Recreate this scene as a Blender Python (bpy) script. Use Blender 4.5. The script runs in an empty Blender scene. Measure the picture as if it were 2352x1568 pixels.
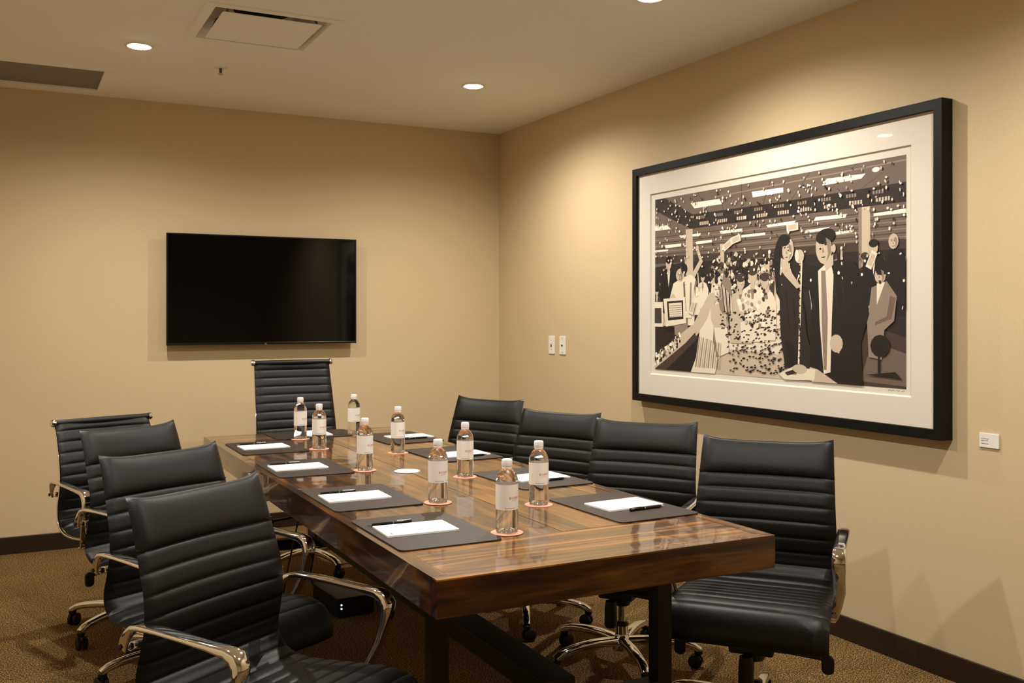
import bpy, bmesh, math, random
from mathutils import Vector, Matrix
C = bpy.context.scene.collection
sc = bpy.context.scene

# ------------------------------------------------------------------ camera
FPX = 2241.0
cam_d = bpy.data.cameras.new('camera')
cam_d.sensor_width = 36.0
cam_d.lens = FPX * 36.0 / 2352.0
cam_d.shift_y = -57.0 / 2352.0
cam_d.clip_start = 0.05
cam = bpy.data.objects.new('camera', cam_d)
C.objects.link(cam)
cam.location = (0, 0, 1.38)
cam.rotation_euler = (math.radians(90), 0, math.radians(-27.2865))
sc.camera = cam

# ------------------------------------------------------------------ world and exposure
w = bpy.data.worlds.new('world'); sc.world = w
w.use_nodes = True
w.node_tree.nodes['Background'].inputs[0].default_value = (0.05, 0.04, 0.03, 1)
w.node_tree.nodes['Background'].inputs[1].default_value = 0.2
sc.view_settings.view_transform = 'Standard'
sc.view_settings.look = 'None'
sc.view_settings.gamma = 1.0
sc.view_settings.exposure = 0.95
sc.view_settings.use_curve_mapping = False

# room measures
XR, YB, ZC = 3.186, 6.385, 2.712
XL, YF = -0.65, -1.4
LIGHTS = [(0.57, 5.10), (2.38, 5.10), (2.375, 3.344), (0.57, 3.344), (2.375, 1.58), (0.57, 1.58)]
LAMP_W = 50.0
LAMP_COL = (1.0, 0.95, 0.87)

# ------------------------------------------------------------------ materials
def S(r, g, b):
    f = lambda c: (c/255/12.92) if c/255 <= 0.04045 else ((c/255+0.055)/1.055)**2.4
    return (f(r), f(g), f(b), 1)

def mat(name, col, rough=0.5, metal=0.0, coat=0.0, coat_rough=0.1, bump=None, emit=None, spec=0.5, trans=0.0, ior=1.45):
    m = bpy.data.materials.new(name); m.use_nodes = True
    nt = m.node_tree; p = nt.nodes['Principled BSDF']
    p.inputs['Base Color'].default_value = col
    p.inputs['Roughness'].default_value = rough
    p.inputs['Metallic'].default_value = metal
    p.inputs['Coat Weight'].default_value = coat
    p.inputs['Coat Roughness'].default_value = coat_rough
    p.inputs['Specular IOR Level'].default_value = spec
    p.inputs['Transmission Weight'].default_value = trans
    p.inputs['IOR'].default_value = ior
    if emit:
        p.inputs['Emission Color'].default_value = emit[0]
        p.inputs['Emission Strength'].default_value = emit[1]
    if bump:
        scale, strength, dist = bump
        tc = nt.nodes.new('ShaderNodeTexCoord'); n = nt.nodes.new('ShaderNodeTexNoise')
        n.inputs['Scale'].default_value = scale; n.inputs['Detail'].default_value = 3
        b = nt.nodes.new('ShaderNodeBump'); b.inputs['Strength'].default_value = strength; b.inputs['Distance'].default_value = dist
        nt.links.new(tc.outputs['Object'], n.inputs['Vector'])
        nt.links.new(n.outputs['Fac'], b.inputs['Height'])
        nt.links.new(b.outputs['Normal'], p.inputs['Normal'])
    return m

def ramp(nt, stops):
    r = nt.nodes.new('ShaderNodeValToRGB')
    e = r.color_ramp.elements
    e[0].position, e[0].color = stops[0]
    e[1].position, e[1].color = stops[-1]
    for pos, c in stops[1:-1]:
        x = e.new(pos); x.color = c
    return r

def wall_material():
    m = mat('woven_wallcovering', S(205, 176, 128), 0.62, spec=0.35)
    nt = m.node_tree; p = nt.nodes['Principled BSDF']
    tc = nt.nodes.new('ShaderNodeTexCoord')
    mp = nt.nodes.new('ShaderNodeMapping'); mp.inputs['Scale'].default_value = (260, 260, 900)
    mp2 = nt.nodes.new('ShaderNodeMapping'); mp2.inputs['Scale'].default_value = (900, 900, 200)
    n1 = nt.nodes.new('ShaderNodeTexNoise'); n1.inputs['Scale'].default_value = 1; n1.inputs['Detail'].default_value = 2
    n2 = nt.nodes.new('ShaderNodeTexNoise'); n2.inputs['Scale'].default_value = 1; n2.inputs['Detail'].default_value = 2
    nt.links.new(tc.outputs['Object'], mp.inputs[0]); nt.links.new(tc.outputs['Object'], mp2.inputs[0])
    nt.links.new(mp.outputs[0], n1.inputs['Vector']); nt.links.new(mp2.outputs[0], n2.inputs['Vector'])
    ad = nt.nodes.new('ShaderNodeMath'); ad.operation = 'ADD'
    nt.links.new(n1.outputs['Fac'], ad.inputs[0]); nt.links.new(n2.outputs['Fac'], ad.inputs[1])
    hf = nt.nodes.new('ShaderNodeMath'); hf.operation = 'MULTIPLY'; hf.inputs[1].default_value = 0.5
    nt.links.new(ad.outputs[0], hf.inputs[0])
    r = ramp(nt, [(0.3, S(194, 172, 136)), (0.7, S(212, 190, 154))])
    nt.links.new(hf.outputs[0], r.inputs[0]); nt.links.new(r.outputs[0], p.inputs['Base Color'])
    b = nt.nodes.new('ShaderNodeBump'); b.inputs['Strength'].default_value = 0.25; b.inputs['Distance'].default_value = 0.001
    nt.links.new(hf.outputs[0], b.inputs['Height']); nt.links.new(b.outputs['Normal'], p.inputs['Normal'])
    return m

def carpet_material():
    m = mat('loop_carpet', S(80, 55, 30), 0.95, spec=0.1)
    nt = m.node_tree; p = nt.nodes['Principled BSDF']
    tc = nt.nodes.new('ShaderNodeTexCoord')
    n = nt.nodes.new('ShaderNodeTexNoise'); n.inputs['Scale'].default_value = 190; n.inputs['Detail'].default_value = 2; n.inputs['Roughness'].default_value = 0.7
    n2 = nt.nodes.new('ShaderNodeTexNoise'); n2.inputs['Scale'].default_value = 3.0; n2.inputs['Detail'].default_value = 3
    v = nt.nodes.new('ShaderNodeTexVoronoi'); v.inputs['Scale'].default_value = 300
    for x in (n, n2, v): nt.links.new(tc.outputs['Object'], x.inputs['Vector'])
    r = ramp(nt, [(0.38, S(38, 27, 13)), (0.5, S(98, 73, 41)), (0.62, S(196, 160, 106))])
    nt.links.new(n.outputs['Fac'], r.inputs[0])
    mx = nt.nodes.new('ShaderNodeMixRGB'); mx.blend_type = 'MULTIPLY'; mx.inputs[0].default_value = 0.35
    r2 = ramp(nt, [(0.35, (0.6, 0.55, 0.5, 1)), (0.65, (1, 1, 1, 1))])
    nt.links.new(n2.outputs['Fac'], r2.inputs[0])
    nt.links.new(r.outputs[0], mx.inputs[1]); nt.links.new(r2.outputs[0], mx.inputs[2])
    nt.links.new(mx.outputs[0], p.inputs['Base Color'])
    b = nt.nodes.new('ShaderNodeBump'); b.inputs['Strength'].default_value = 0.9; b.inputs['Distance'].default_value = 0.004
    nt.links.new(v.outputs['Distance'], b.inputs['Height']); nt.links.new(b.outputs['Normal'], p.inputs['Normal'])
    return m

def wood_material():
    # grain runs along U (metres), boards get their own V offset
    m = mat('lacquered_planks', S(120, 70, 30), 0.3, coat=0.9, coat_rough=0.05, spec=0.5)
    nt = m.node_tree; p = nt.nodes['Principled BSDF']
    uv = nt.nodes.new('ShaderNodeUVMap')
    mp = nt.nodes.new('ShaderNodeMapping'); mp.inputs['Scale'].default_value = (1.6, 16, 1)
    mpf = nt.nodes.new('ShaderNodeMapping'); mpf.inputs['Scale'].default_value = (7, 190, 1)
    mpk = nt.nodes.new('ShaderNodeMapping'); mpk.inputs['Scale'].default_value = (3.0, 6, 1)
    for q in (mp, mpf, mpk): nt.links.new(uv.outputs[0], q.inputs[0])
    n1 = nt.nodes.new('ShaderNodeTexNoise'); n1.inputs['Scale'].default_value = 1; n1.inputs['Detail'].default_value = 5; n1.inputs['Distortion'].default_value = 1.6
    n2 = nt.nodes.new('ShaderNodeTexNoise'); n2.inputs['Scale'].default_value = 1; n2.inputs['Detail'].default_value = 3
    n3 = nt.nodes.new('ShaderNodeTexNoise'); n3.inputs['Scale'].default_value = 1; n3.inputs['Detail'].default_value = 2; n3.inputs['Distortion'].default_value = 0.6
    nt.links.new(mp.outputs[0], n1.inputs['Vector']); nt.links.new(mpf.outputs[0], n2.inputs['Vector']); nt.links.new(mpk.outputs[0], n3.inputs['Vector'])
    r = ramp(nt, [(0.30, S(34, 18, 6)), (0.44, S(80, 48, 15)), (0.56, S(128, 83, 26)), (0.72, S(176, 122, 42))])
    nt.links.new(n1.outputs['Fac'], r.inputs[0])
    r2 = ramp(nt, [(0.35, (0.62, 0.58, 0.55, 1)), (0.6, (1, 1, 1, 1))])
    nt.links.new(n2.outputs['Fac'], r2.inputs[0])
    mx = nt.nodes.new('ShaderNodeMixRGB'); mx.blend_type = 'MULTIPLY'; mx.inputs[0].default_value = 0.7
    nt.links.new(r.outputs[0], mx.inputs[1]); nt.links.new(r2.outputs[0], mx.inputs[2])
    r3 = ramp(nt, [(0.30, (0.35, 0.25, 0.2, 1)), (0.46, (1, 1, 1, 1))])
    nt.links.new(n3.outputs['Fac'], r3.inputs[0])
    mx2 = nt.nodes.new('ShaderNodeMixRGB'); mx2.blend_type = 'MULTIPLY'; mx2.inputs[0].default_value = 0.8
    nt.links.new(mx.outputs[0], mx2.inputs[1]); nt.links.new(r3.outputs[0], mx2.inputs[2])
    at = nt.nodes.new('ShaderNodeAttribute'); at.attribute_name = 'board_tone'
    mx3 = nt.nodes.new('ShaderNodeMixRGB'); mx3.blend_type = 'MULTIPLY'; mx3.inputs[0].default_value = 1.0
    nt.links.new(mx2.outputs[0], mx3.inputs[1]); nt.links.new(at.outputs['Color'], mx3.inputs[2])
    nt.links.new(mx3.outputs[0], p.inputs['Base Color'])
    tc = nt.nodes.new('ShaderNodeTexCoord')
    nb = nt.nodes.new('ShaderNodeTexNoise'); nb.inputs['Scale'].default_value = 7; nb.inputs['Detail'].default_value = 2
    nt.links.new(tc.outputs['Object'], nb.inputs['Vector'])
    b1 = nt.nodes.new('ShaderNodeBump'); b1.inputs['Strength'].default_value = 0.5; b1.inputs['Distance'].default_value = 0.0035
    nt.links.new(nb.outputs['Fac'], b1.inputs['Height'])
    b = nt.nodes.new('ShaderNodeBump'); b.inputs['Strength'].default_value = 0.15; b.inputs['Distance'].default_value = 0.0006
    nt.links.new(n2.outputs['Fac'], b.inputs['Height']); nt.links.new(b1.outputs['Normal'], b.inputs['Normal'])
    nt.links.new(b.outputs['Normal'], p.inputs['Normal']); nt.links.new(b1.outputs['Normal'], p.inputs['Coat Normal'])
    return m

def pane_material():
    m = bpy.data.materials.new('picture_glass'); m.use_nodes = True
    nt = m.node_tree; nt.nodes.clear()
    o = nt.nodes.new('ShaderNodeOutputMaterial'); mx = nt.nodes.new('ShaderNodeMixShader')
    lw = nt.nodes.new('ShaderNodeLayerWeight'); lw.inputs[0].default_value = 0.5
    pw = nt.nodes.new('ShaderNodeMath'); pw.operation = 'POWER'; pw.inputs[1].default_value = 5.0
    f = nt.nodes.new('ShaderNodeMath'); f.operation = 'MULTIPLY_ADD'; f.inputs[1].default_value = 0.25; f.inputs[2].default_value = 0.012
    nt.links.new(lw.outputs['Facing'], pw.inputs[0]); nt.links.new(pw.outputs[0], f.inputs[0])
    t = nt.nodes.new('ShaderNodeBsdfTransparent'); g = nt.nodes.new('ShaderNodeBsdfGlossy'); g.inputs['Roughness'].default_value = 0.02
    nt.links.new(f.outputs[0], mx.inputs[0]); nt.links.new(t.outputs[0], mx.inputs[1]); nt.links.new(g.outputs[0], mx.inputs[2])
    nt.links.new(mx.outputs[0], o.inputs[0])
    return m

M = {}
M['wall'] = wall_material()
M['ceiling'] = mat('ceiling_paint', S(242, 238, 230), 0.85, bump=(120, 0.1, 0.001))
M['carpet'] = carpet_material()
M['base'] = mat('dark_vinyl_base', S(42, 30, 20), 0.4)
M['wood'] = wood_material()
M['leather'] = mat('black_leather', S(11, 10, 9), 0.42, bump=(420, 0.4, 0.001), spec=0.42)
M['chrome'] = mat('polished_chrome', (0.78, 0.77, 0.75, 1), 0.07, metal=1.0)
M['black_plastic'] = mat('black_plastic', S(14, 14, 14), 0.4)
M['black_steel'] = mat('black_steel', S(14, 13, 12), 0.45)
M['rubber'] = mat('rubber', S(12, 12, 12), 0.6)
M['screen'] = mat('dark_screen', S(4, 4, 5), 0.06, spec=0.35)
M['bezel'] = mat('gloss_bezel', S(10, 9, 9), 0.25)
M['frame'] = mat('black_stained_wood', S(9, 8, 7), 0.5, bump=(60, 0.2, 0.001), spec=0.25)
M['matboard'] = mat('cream_mat_board', S(216, 209, 194), 0.8)
M['pane'] = pane_material()
M['white_plastic'] = mat('white_plastic', S(232, 228, 218), 0.35)
M['ivory'] = mat('grey_slot', S(70, 60, 40), 0.5)
M['paper'] = mat('white_paper', S(240, 240, 238), 0.7)
M['grey_ink'] = mat('grey_ink', S(150, 140, 130), 0.8)
M['dark_ink'] = mat('dark_ink', S(50, 45, 42), 0.8)
M['red_ink'] = mat('red_ink', S(208, 78, 62), 0.6)
M['placemat'] = mat('brown_leatherette', S(46, 37, 29), 0.5, bump=(500, 0.3, 0.0005))
M['coaster'] = mat('coral_card', S(228, 158, 132), 0.7)
M['bottle'] = mat('clear_bottle_of_water', (1, 1, 1, 1), 0.0, trans=1.0, ior=1.33)
M['label'] = mat('bottle_label', S(238, 232, 224), 0.35)
M['cap'] = mat('white_cap', S(240, 238, 234), 0.4)
M['pen'] = mat('black_pen_lacquer', S(12, 12, 14), 0.2)
M['led'] = mat('blue_white_led', S(120, 190, 230), 0.5, emit=((0.55, 0.85, 1.0, 1), 6.0))
M['lens'] = mat('lamp_lens', (1, 1, 1, 1), 0.5, emit=((1.0, 0.92, 0.80, 1), 40.0))
M['trim_white'] = mat('white_metal_trim', S(235, 225, 205), 0.5)
M['duct'] = mat('duct_black', S(8, 7, 6), 0.9)
M['pan'] = mat('diffuser_pan', S(120, 112, 98), 0.6)
def grille_material():
    m = mat('perforated_grille', S(92, 86, 76), 0.6)
    nt = m.node_tree; p = nt.nodes['Principled BSDF']
    tc = nt.nodes.new('ShaderNodeTexCoord'); v = nt.nodes.new('ShaderNodeTexVoronoi'); v.inputs['Scale'].default_value = 130; v.inputs['Randomness'].default_value = 0
    nt.links.new(tc.outputs['Object'], v.inputs['Vector'])
    r = ramp(nt, [(0.3, S(30, 30, 28)), (0.42, S(128, 126, 116))])
    nt.links.new(v.outputs['Distance'], r.inputs[0]); nt.links.new(r.outputs[0], p.inputs['Base Color'])
    return m
M['grille'] = grille_material()

# ------------------------------------------------------------------ mesh helpers
class MB:
    def __init__(s): s.v = []; s.f = []; s.mi = []; s.uv = {}; s.tone = {}; s.cur = 0
    def vert(s, p): s.v.append(Vector(p)); return len(s.v) - 1
    def face(s, idx, uv=None, tone=None):
        s.f.append(tuple(idx)); s.mi.append(s.cur)
        if uv: s.uv[len(s.f)-1] = uv
        if tone is not None: s.tone[len(s.f)-1] = tone
    def box(s, a, b, grain=None, off=0.0, tone=None):
        x0, y0, z0 = a; x1, y1, z1 = b
        i = [s.vert(p) for p in ((x0,y0,z0),(x1,y0,z0),(x1,y1,z0),(x0,y1,z0),(x0,y0,z1),(x1,y0,z1),(x1,y1,z1),(x0,y1,z1))]
        for q in ((0,3,2,1),(4,5,6,7),(0,1,5,4),(1,2,6,5),(2,3,7,6),(3,0,4,7)):
            uv = None
            if grain:
                uv = []
                for k in q:
                    p = s.v[i[k]]
                    if grain == 'Y': uv.append((p.y, p.x + p.z*1.0 + off))
                    else: uv.append((p.x, p.y + p.z*1.0 + off))
            s.face([i[k] for k in q], uv, tone)
        return s
    def ring(s, pts): return [s.vert(p) for p in pts]
    def bridge(s, a, b, closed=True):
        n = len(a)
        for k in range(n if closed else n-1):
            s.face((a[k], a[(k+1) % n], b[(k+1) % n], b[k]))
    def lathe(s, prof, n=24, c=(0,0,0), axis='z', cap0=True, cap1=True):
        rs = []
        for r, h in prof:
            pts = []
            for k in range(n):
                t = 2*math.pi*k/n; a, b = r*math.cos(t), r*math.sin(t)
                if axis == 'z': p = (c[0]+a, c[1]+b, c[2]+h)
                elif axis == 'x': p = (c[0]+h, c[1]+a, c[2]+b)
                else: p = (c[0]+b, c[1]+h, c[2]+a)
                pts.append(p)
            rs.append(s.ring(pts))
        for a, b in zip(rs, rs[1:]): s.bridge(a, b)
        if cap0: s.face(rs[0][::-1])
        if cap1: s.face(rs[-1])
        return s
    def sweep(s, path, secs, side=(1,0,0), caps=True):
        # path: points; secs: (width along side, thickness) ; rounded section
        path = [Vector(p) for p in path]; rs = []
        for k, p in enumerate(path):
            t = (path[min(k+1, len(path)-1)] - path[max(k-1, 0)]).normalized()
            sd = Vector(side[k] if isinstance(side, list) else side)
            sd = (sd - t*sd.dot(t)).normalized(); nn = t.cross(sd).normalized()
            wd, th = secs[k] if isinstance(secs, list) else secs
            pts = []
            for j in range(12):
                a = 2*math.pi*j/12 + math.pi/12
                ca, sa = math.cos(a), math.sin(a)
                e = 0.55
                pts.append(p + sd*(wd/2*math.copysign(abs(ca)**e, ca)) + nn*(th/2*math.copysign(abs(sa)**e, sa)))
            rs.append(s.ring(pts))
        for a, b in zip(rs, rs[1:]): s.bridge(a, b)
        if caps: s.face(rs[0][::-1]); s.face(rs[-1])
        return s
    def tube(s, path, r, n=10):
        path = [Vector(p) for p in path]; rs = []
        up = Vector((0.13, 0.27, 0.95)).normalized()
        for k, p in enumerate(path):
            t = (path[min(k+1, len(path)-1)] - path[max(k-1, 0)]).normalized()
            a = t.cross(up)
            if a.length < 0.05: a = t.cross(Vector((1,0,0)))
            a.normalize(); b = t.cross(a)
            rr = r[k] if isinstance(r, (list, tuple)) else r
            rs.append(s.ring([p + a*(rr*math.cos(2*math.pi*j/n)) + b*(rr*math.sin(2*math.pi*j/n)) for j in range(n)]))
        for x, y in zip(rs, rs[1:]): s.bridge(x, y)
        s.face(rs[0][::-1]); s.face(rs[-1])
        return s
    def slab(s, pts, z0, z1):
        a = s.ring([(x, y, z0) for x, y in pts]); b = s.ring([(x, y, z1) for x, y in pts])
        s.bridge(a, b); s.face(a[::-1]); s.face(b); return s
    def build(s, name, m, parent=None, smooth=35, bevel=None, recalc=True):
        me = bpy.data.meshes.new(name)
        me.from_pydata([tuple(p) for p in s.v], [], s.f)
        ms = m if isinstance(m, list) else [m]
        for x in ms: me.materials.append(x)
        me.polygons.foreach_set('material_index', s.mi)
        if s.uv:
            l = me.uv_layers.new(name='UVMap')
            for fi, uvs in s.uv.items():
                for li, c in zip(me.polygons[fi].loop_indices, uvs): l.data[li].uv = c
        if s.tone:
            at = me.color_attributes.new('board_tone', 'FLOAT_COLOR', 'CORNER')
            for fi in range(len(s.f)):
                t = s.tone.get(fi, (1, 1, 1))
                for li in me.polygons[fi].loop_indices: at.data[li].color = (t[0], t[1], t[2], 1)
        if recalc:
            bm = bmesh.new(); bm.from_mesh(me); bmesh.ops.recalc_face_normals(bm, faces=bm.faces); bm.to_mesh(me); bm.free()
        if smooth:
            me.polygons.foreach_set('use_smooth', [True]*len(me.polygons))
            me.set_sharp_from_angle(angle=math.radians(smooth))
        me.update()
        o = bpy.data.objects.new(name, me); C.objects.link(o)
        if parent: o.parent = parent
        if bevel:
            b = o.modifiers.new('bevel', 'BEVEL'); b.width = bevel; b.segments = 2; b.limit_method = 'ANGLE'; b.angle_limit = math.radians(40)
        return o

def tag(o, label=None, cat=None, group=None, kind=None):
    if label: o['label'] = label
    if cat: o['category'] = cat
    if group: o['group'] = group
    if kind: o['kind'] = kind
    return o
def empty(name, loc=(0,0,0), rz=0.0):
    o = bpy.data.objects.new(name, None); C.objects.link(o)
    o.location = loc; o.rotation_euler = (0, 0, rz); o.empty_display_size = 0.1
    return o
def copy_tree(o, parent=None):
    c = o.copy(); C.objects.link(c)
    if parent: c.parent = parent
    for ch in list(o.children): copy_tree(ch, c)
    return c
def struct(name, mb, m, **k):
    o = mb.build(name, m, **k); o['kind'] = 'structure'; return o
def round_rect(w, h, r, n=5):
    pts = []
    for cx, cy, a0 in ((w/2-r, h/2-r, 0), (-w/2+r, h/2-r, 90), (-w/2+r, -h/2+r, 180), (w/2-r, -h/2+r, 270)):
        for k in range(n+1):
            a = math.radians(a0 + 90*k/n); pts.append((cx + r*math.cos(a), cy + r*math.sin(a)))
    return pts
def catmull(pts, n):
    P = [Vector(p) for p in pts]; P = [P[0]*2 - P[1]] + P + [P[-1]*2 - P[-2]]
    dense = []
    for i in range(1, len(P)-2):
        for k in range(24):
            t = k/24; a, b, c, d = P[i-1], P[i], P[i+1], P[i+2]
            dense.append(0.5*((2*b) + (c-a)*t + (2*a-5*b+4*c-d)*t*t + (3*b-a-3*c+d)*t**3))
    dense.append(P[-2].copy())
    L = [0]
    for a, b in zip(dense, dense[1:]): L.append(L[-1] + (b-a).length)
    out = []; j = 0
    for k in range(n):
        s = L[-1]*k/(n-1)
        while j < len(L)-2 and L[j+1] < s: j += 1
        t = (s - L[j])/max(1e-9, L[j+1]-L[j]); out.append(dense[j].lerp(dense[j+1], min(1, t)))
    return out, L[-1]
def text_mesh(txt, size, space=1.0, ext=0.0):
    cu = bpy.data.curves.new('lettering', 'FONT'); cu.body = txt; cu.size = size; cu.align_x = 'CENTER'; cu.align_y = 'CENTER'
    cu.space_character = space; cu.extrude = ext; cu.resolution_u = 2
    o = bpy.data.objects.new('lettering', cu); C.objects.link(o)
    bpy.context.view_layer.update()
    me = bpy.data.meshes.new_from_object(o.evaluated_get(bpy.context.evaluated_depsgraph_get()))
    bpy.data.objects.remove(o)
    return me
def add_text(mb, txt, size, fn, space=1.0):
    me = text_mesh(txt, size, space)
    base = [mb.vert(fn(v.co.x, v.co.y)) for v in me.vertices]
    for p in me.polygons: mb.face([base[i] for i in p.vertices])
    bpy.data.meshes.remove(me)

# ------------------------------------------------------------------ room shell
T = 0.12
struct('floor', MB().box((XL, YF, -0.1), (XR, YB, 0)), M['carpet'], smooth=None)
struct('wall_back', MB().box((XL-T, YB, 0), (XR+T, YB+T, ZC)), M['wall'], smooth=None)
struct('wall_right', MB().box((XR, YF, 0), (XR+T, YB, ZC)), M['wall'], smooth=None)
struct('wall_left', MB().box((XL-T, YF, 0), (XL, YB, ZC)), M['wall'], smooth=None)
struct('wall_front', MB().box((XL-T, YF-T, 0), (XR+T, YF, ZC)), M['wall'], smooth=None)
# ceiling with openings for the supply diffuser and the return grille
VX0, VX1, VY0, VY1 = 0.785, 1.305, 4.29, 4.81
GX0, GX1, GY0, GY1 = -0.05, 0.462, 5.709, 6.215
def ceiling():
    mb = MB()
    xs = sorted([XL-T, GX0, GX1, VX0, VX1, XR+T]); ys = sorted([YF-T, VY0, VY1, GY0, GY1, YB+T])
    for i in range(len(xs)-1):
        for j in range(len(ys)-1):
            cx, cy = (xs[i]+xs[i+1])/2, (ys[j]+ys[j+1])/2
            if VX0 < cx < VX1 and VY0 < cy < VY1: continue
            if GX0 < cx < GX1 and GY0 < cy < GY1: continue
            mb.box((xs[i], ys[j], ZC), (xs[i+1], ys[j+1], ZC+0.03))
    return mb
struct('ceiling', ceiling(), M['ceiling'], smooth=None)
struct('baseboard_back', MB().box((XL, YB-0.012, 0), (XR-0.012, YB, 0.1)), M['base'], smooth=None, bevel=0.003)
struct('baseboard_right', MB().box((XR-0.012, YF+0.012, 0), (XR, YB, 0.1)), M['base'], smooth=None, bevel=0.003)
struct('baseboard_left', MB().box((XL, YF+0.012, 0), (XL+0.012, YB-0.012, 0.1)), M['base'], smooth=None, bevel=0.003)
struct('baseboard_front', MB().box((XL, YF, 0), (XR, YF+0.012, 0.1)), M['base'], smooth=None, bevel=0.003)

# ------------------------------------------------------------------ downlights
def make_downlight(x, y):
    r = empty('recessed_downlight', (x, y, ZC))
    MB().lathe([(0.052, -0.001), (0.052, -0.006), (0.058, -0.007), (0.066, -0.003), (0.067, 0.0)], 40, cap0=False, cap1=False).build('trim_ring', M['trim_white'], r)
    MB().lathe([(0.052, -0.001), (0.050, -0.008), (0.038, -0.0105), (0.02, -0.012), (0.004, -0.0125)], 40).build('lamp_lens', M['lens'], r)
    ld = bpy.data.lights.new('downlight_beam', 'SPOT'); ld.energy = LAMP_W; ld.color = LAMP_COL
    ld.spot_size = math.radians(162); ld.spot_blend = 0.8; ld.shadow_soft_size = 0.022
    lo = bpy.data.objects.new('downlight_beam', ld); C.objects.link(lo); lo.parent = r; lo.location = (0, 0, -0.03)
    return r
LBL = ['recessed round ceiling downlight left of the square air diffuser, above the television side',
       'recessed round ceiling downlight nearest the room corner',
       'recessed round ceiling downlight cut off by the top edge of the photo',
       'recessed round ceiling downlight on the left, one row before the air diffuser',
       'recessed round ceiling downlight above the near right chair',
       'recessed round ceiling downlight above the near left chair']
for k, (x, y) in enumerate(LIGHTS):
    o = make_downlight(x, y)
    tag(o, LBL[k], 'ceiling light', 'recessed downlights in the ceiling')

# ------------------------------------------------------------------ air diffuser
def make_diffuser():
    r = empty('ceiling_air_diffuser', ((VX0+VX1)/2, (VY0+VY1)/2, ZC))
    fr = MB(); o, i = 0.30, 0.258
    for a, b in (((-o,-o),(o,-i)), ((-o,i),(o,o)), ((-o,-i),(-i,i)), ((i,-i),(o,i))):
        fr.box((a[0], a[1], -0.006), (b[0], b[1], 0.0))
    fr.build('flange', M['ceiling'], r, smooth=None)
    pan = MB()
    q = [pan.ring([(-h,-h,z),(h,-h,z),(h,h,z),(-h,h,z)]) for h, z in ((0.258,-0.004),(0.25,0.02),(0.16,0.085))]
    pan.bridge(q[0], q[1]); pan.bridge(q[1], q[2]); pan.face(q[2])
    pan.build('pan', M['ceiling'], r, smooth=None, recalc=False)
    MB().lathe([(0.13, 0.081), (0.13, 0.084)], 32, c=(0.0, 0, 0)).build('duct_mouth', M['duct'], r)
    MB().slab(round_rect(0.44, 0.44, 0.01), -0.012, -0.009).build('plaque', M['ceiling'], r, smooth=None)
    for a in (-0.2, 0.2):
        for b in (-0.2, 0.2):
            MB().tube([(a, b, 0.0), (a*0.85, b*0.85, 0.083)], 0.006).build('hanger', M['pan'], r)
    return tag(r, 'square ceiling air diffuser with a flat centre panel and dark gap around it', 'air vent')
make_diffuser()

def make_return():
    r = empty('return_air_grille', ((GX0+GX1)/2, (GY0+GY1)/2, ZC))
    hx, hy = (GX1-GX0)/2, (GY1-GY0)/2
    fr = MB(); ox, oy = hx+0.045, hy+0.05
    for a, b in (((-ox,-oy),(ox,-hy)), ((-ox,hy),(ox,oy)), ((-ox,-hy),(-hx,hy)), ((hx,-hy),(ox,hy))):
        fr.box((a[0], a[1], -0.006), (b[0], b[1], 0.0))
    fr.build('frame', M['ceiling'], r, smooth=None)
    MB().box((-hx, -hy, 0.004), (hx, hy, 0.008)).build('perforated_panel', M['grille'], r, smooth=None)
    return tag(r, 'rectangular perforated grey return air grille at the upper left ceiling edge', 'air vent')
make_return()

sp = empty('fire_sprinkler', (1.005, 5.34, ZC))
MB().lathe([(0.04, 0.0), (0.038, -0.005), (0.018, -0.008)], 24).build('escutcheon', M['trim_white'], sp)
MB().lathe([(0.008, -0.006), (0.007, -0.03), (0.004, -0.034)], 12).build('head', M['ivory'], sp)
MB().lathe([(0.004, -0.034), (0.016, -0.038), (0.016, -0.040)], 16).build('deflector', M['chrome'], sp)
tag(sp, 'small fire sprinkler head hanging from the ceiling between vent and wall', 'sprinkler')

# ------------------------------------------------------------------ television
def make_tv():
    cx, cz, w_, h_ = 1.469, 1.55, 1.214, 0.695
    yf = 6.305
    r = empty('television', (cx, YB, cz))
    y0 = yf - YB
    fr = MB(); b = 0.009
    for a, c in (((-w_/2, -h_/2), (w_/2, -h_/2+0.014)), ((-w_/2, h_/2-b), (w_/2, h_/2)), ((-w_/2, -h_/2+0.014), (-w_/2+b, h_/2-b)), ((w_/2-b, -h_/2+0.014), (w_/2, h_/2-b))):
        fr.box((a[0], y0, a[1]), (c[0], y0+0.02, c[1]))
    fr.build('bezel', M['bezel'], r, smooth=None, bevel=0.0015)
    MB().box((-w_/2+b, y0+0.003, -h_/2+0.014), (w_/2-b, y0+0.008, h_/2-b)).build('screen', M['screen'], r, smooth=None)
    bk = MB(); bk.box((-w_/2+0.004, y0+0.009, -h_/2+0.004), (w_/2-0.004, y0+0.028, h_/2-0.004)); bk.box((-0.4, y0+0.028, -0.28), (0.4, y0+0.05, 0.15))
    bk.build('back_shell', M['black_plastic'], r, smooth=None, bevel=0.004)
    MB().box((-0.3, y0+0.05, -0.2), (0.3, -0.001, 0.2)).build('wall_mount', M['black_steel'], r, smooth=None)
    MB().lathe([(0.007, 0), (0.007, -0.004)], 16, c=(0.0, y0, -h_/2+0.002), axis='y').build('maker_mark', M['chrome'], r)
    ch = MB().box((-w_/2+0.02, y0-0.0012, -h_/2+0.001), (w_/2-0.02, y0, -h_/2+0.0035)); ch.build('chrome_strip', M['bezel'], r, smooth=None)
    return tag(r, 'large black flat screen television, switched off, mounted on the back wall', 'television')
make_tv()

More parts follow.
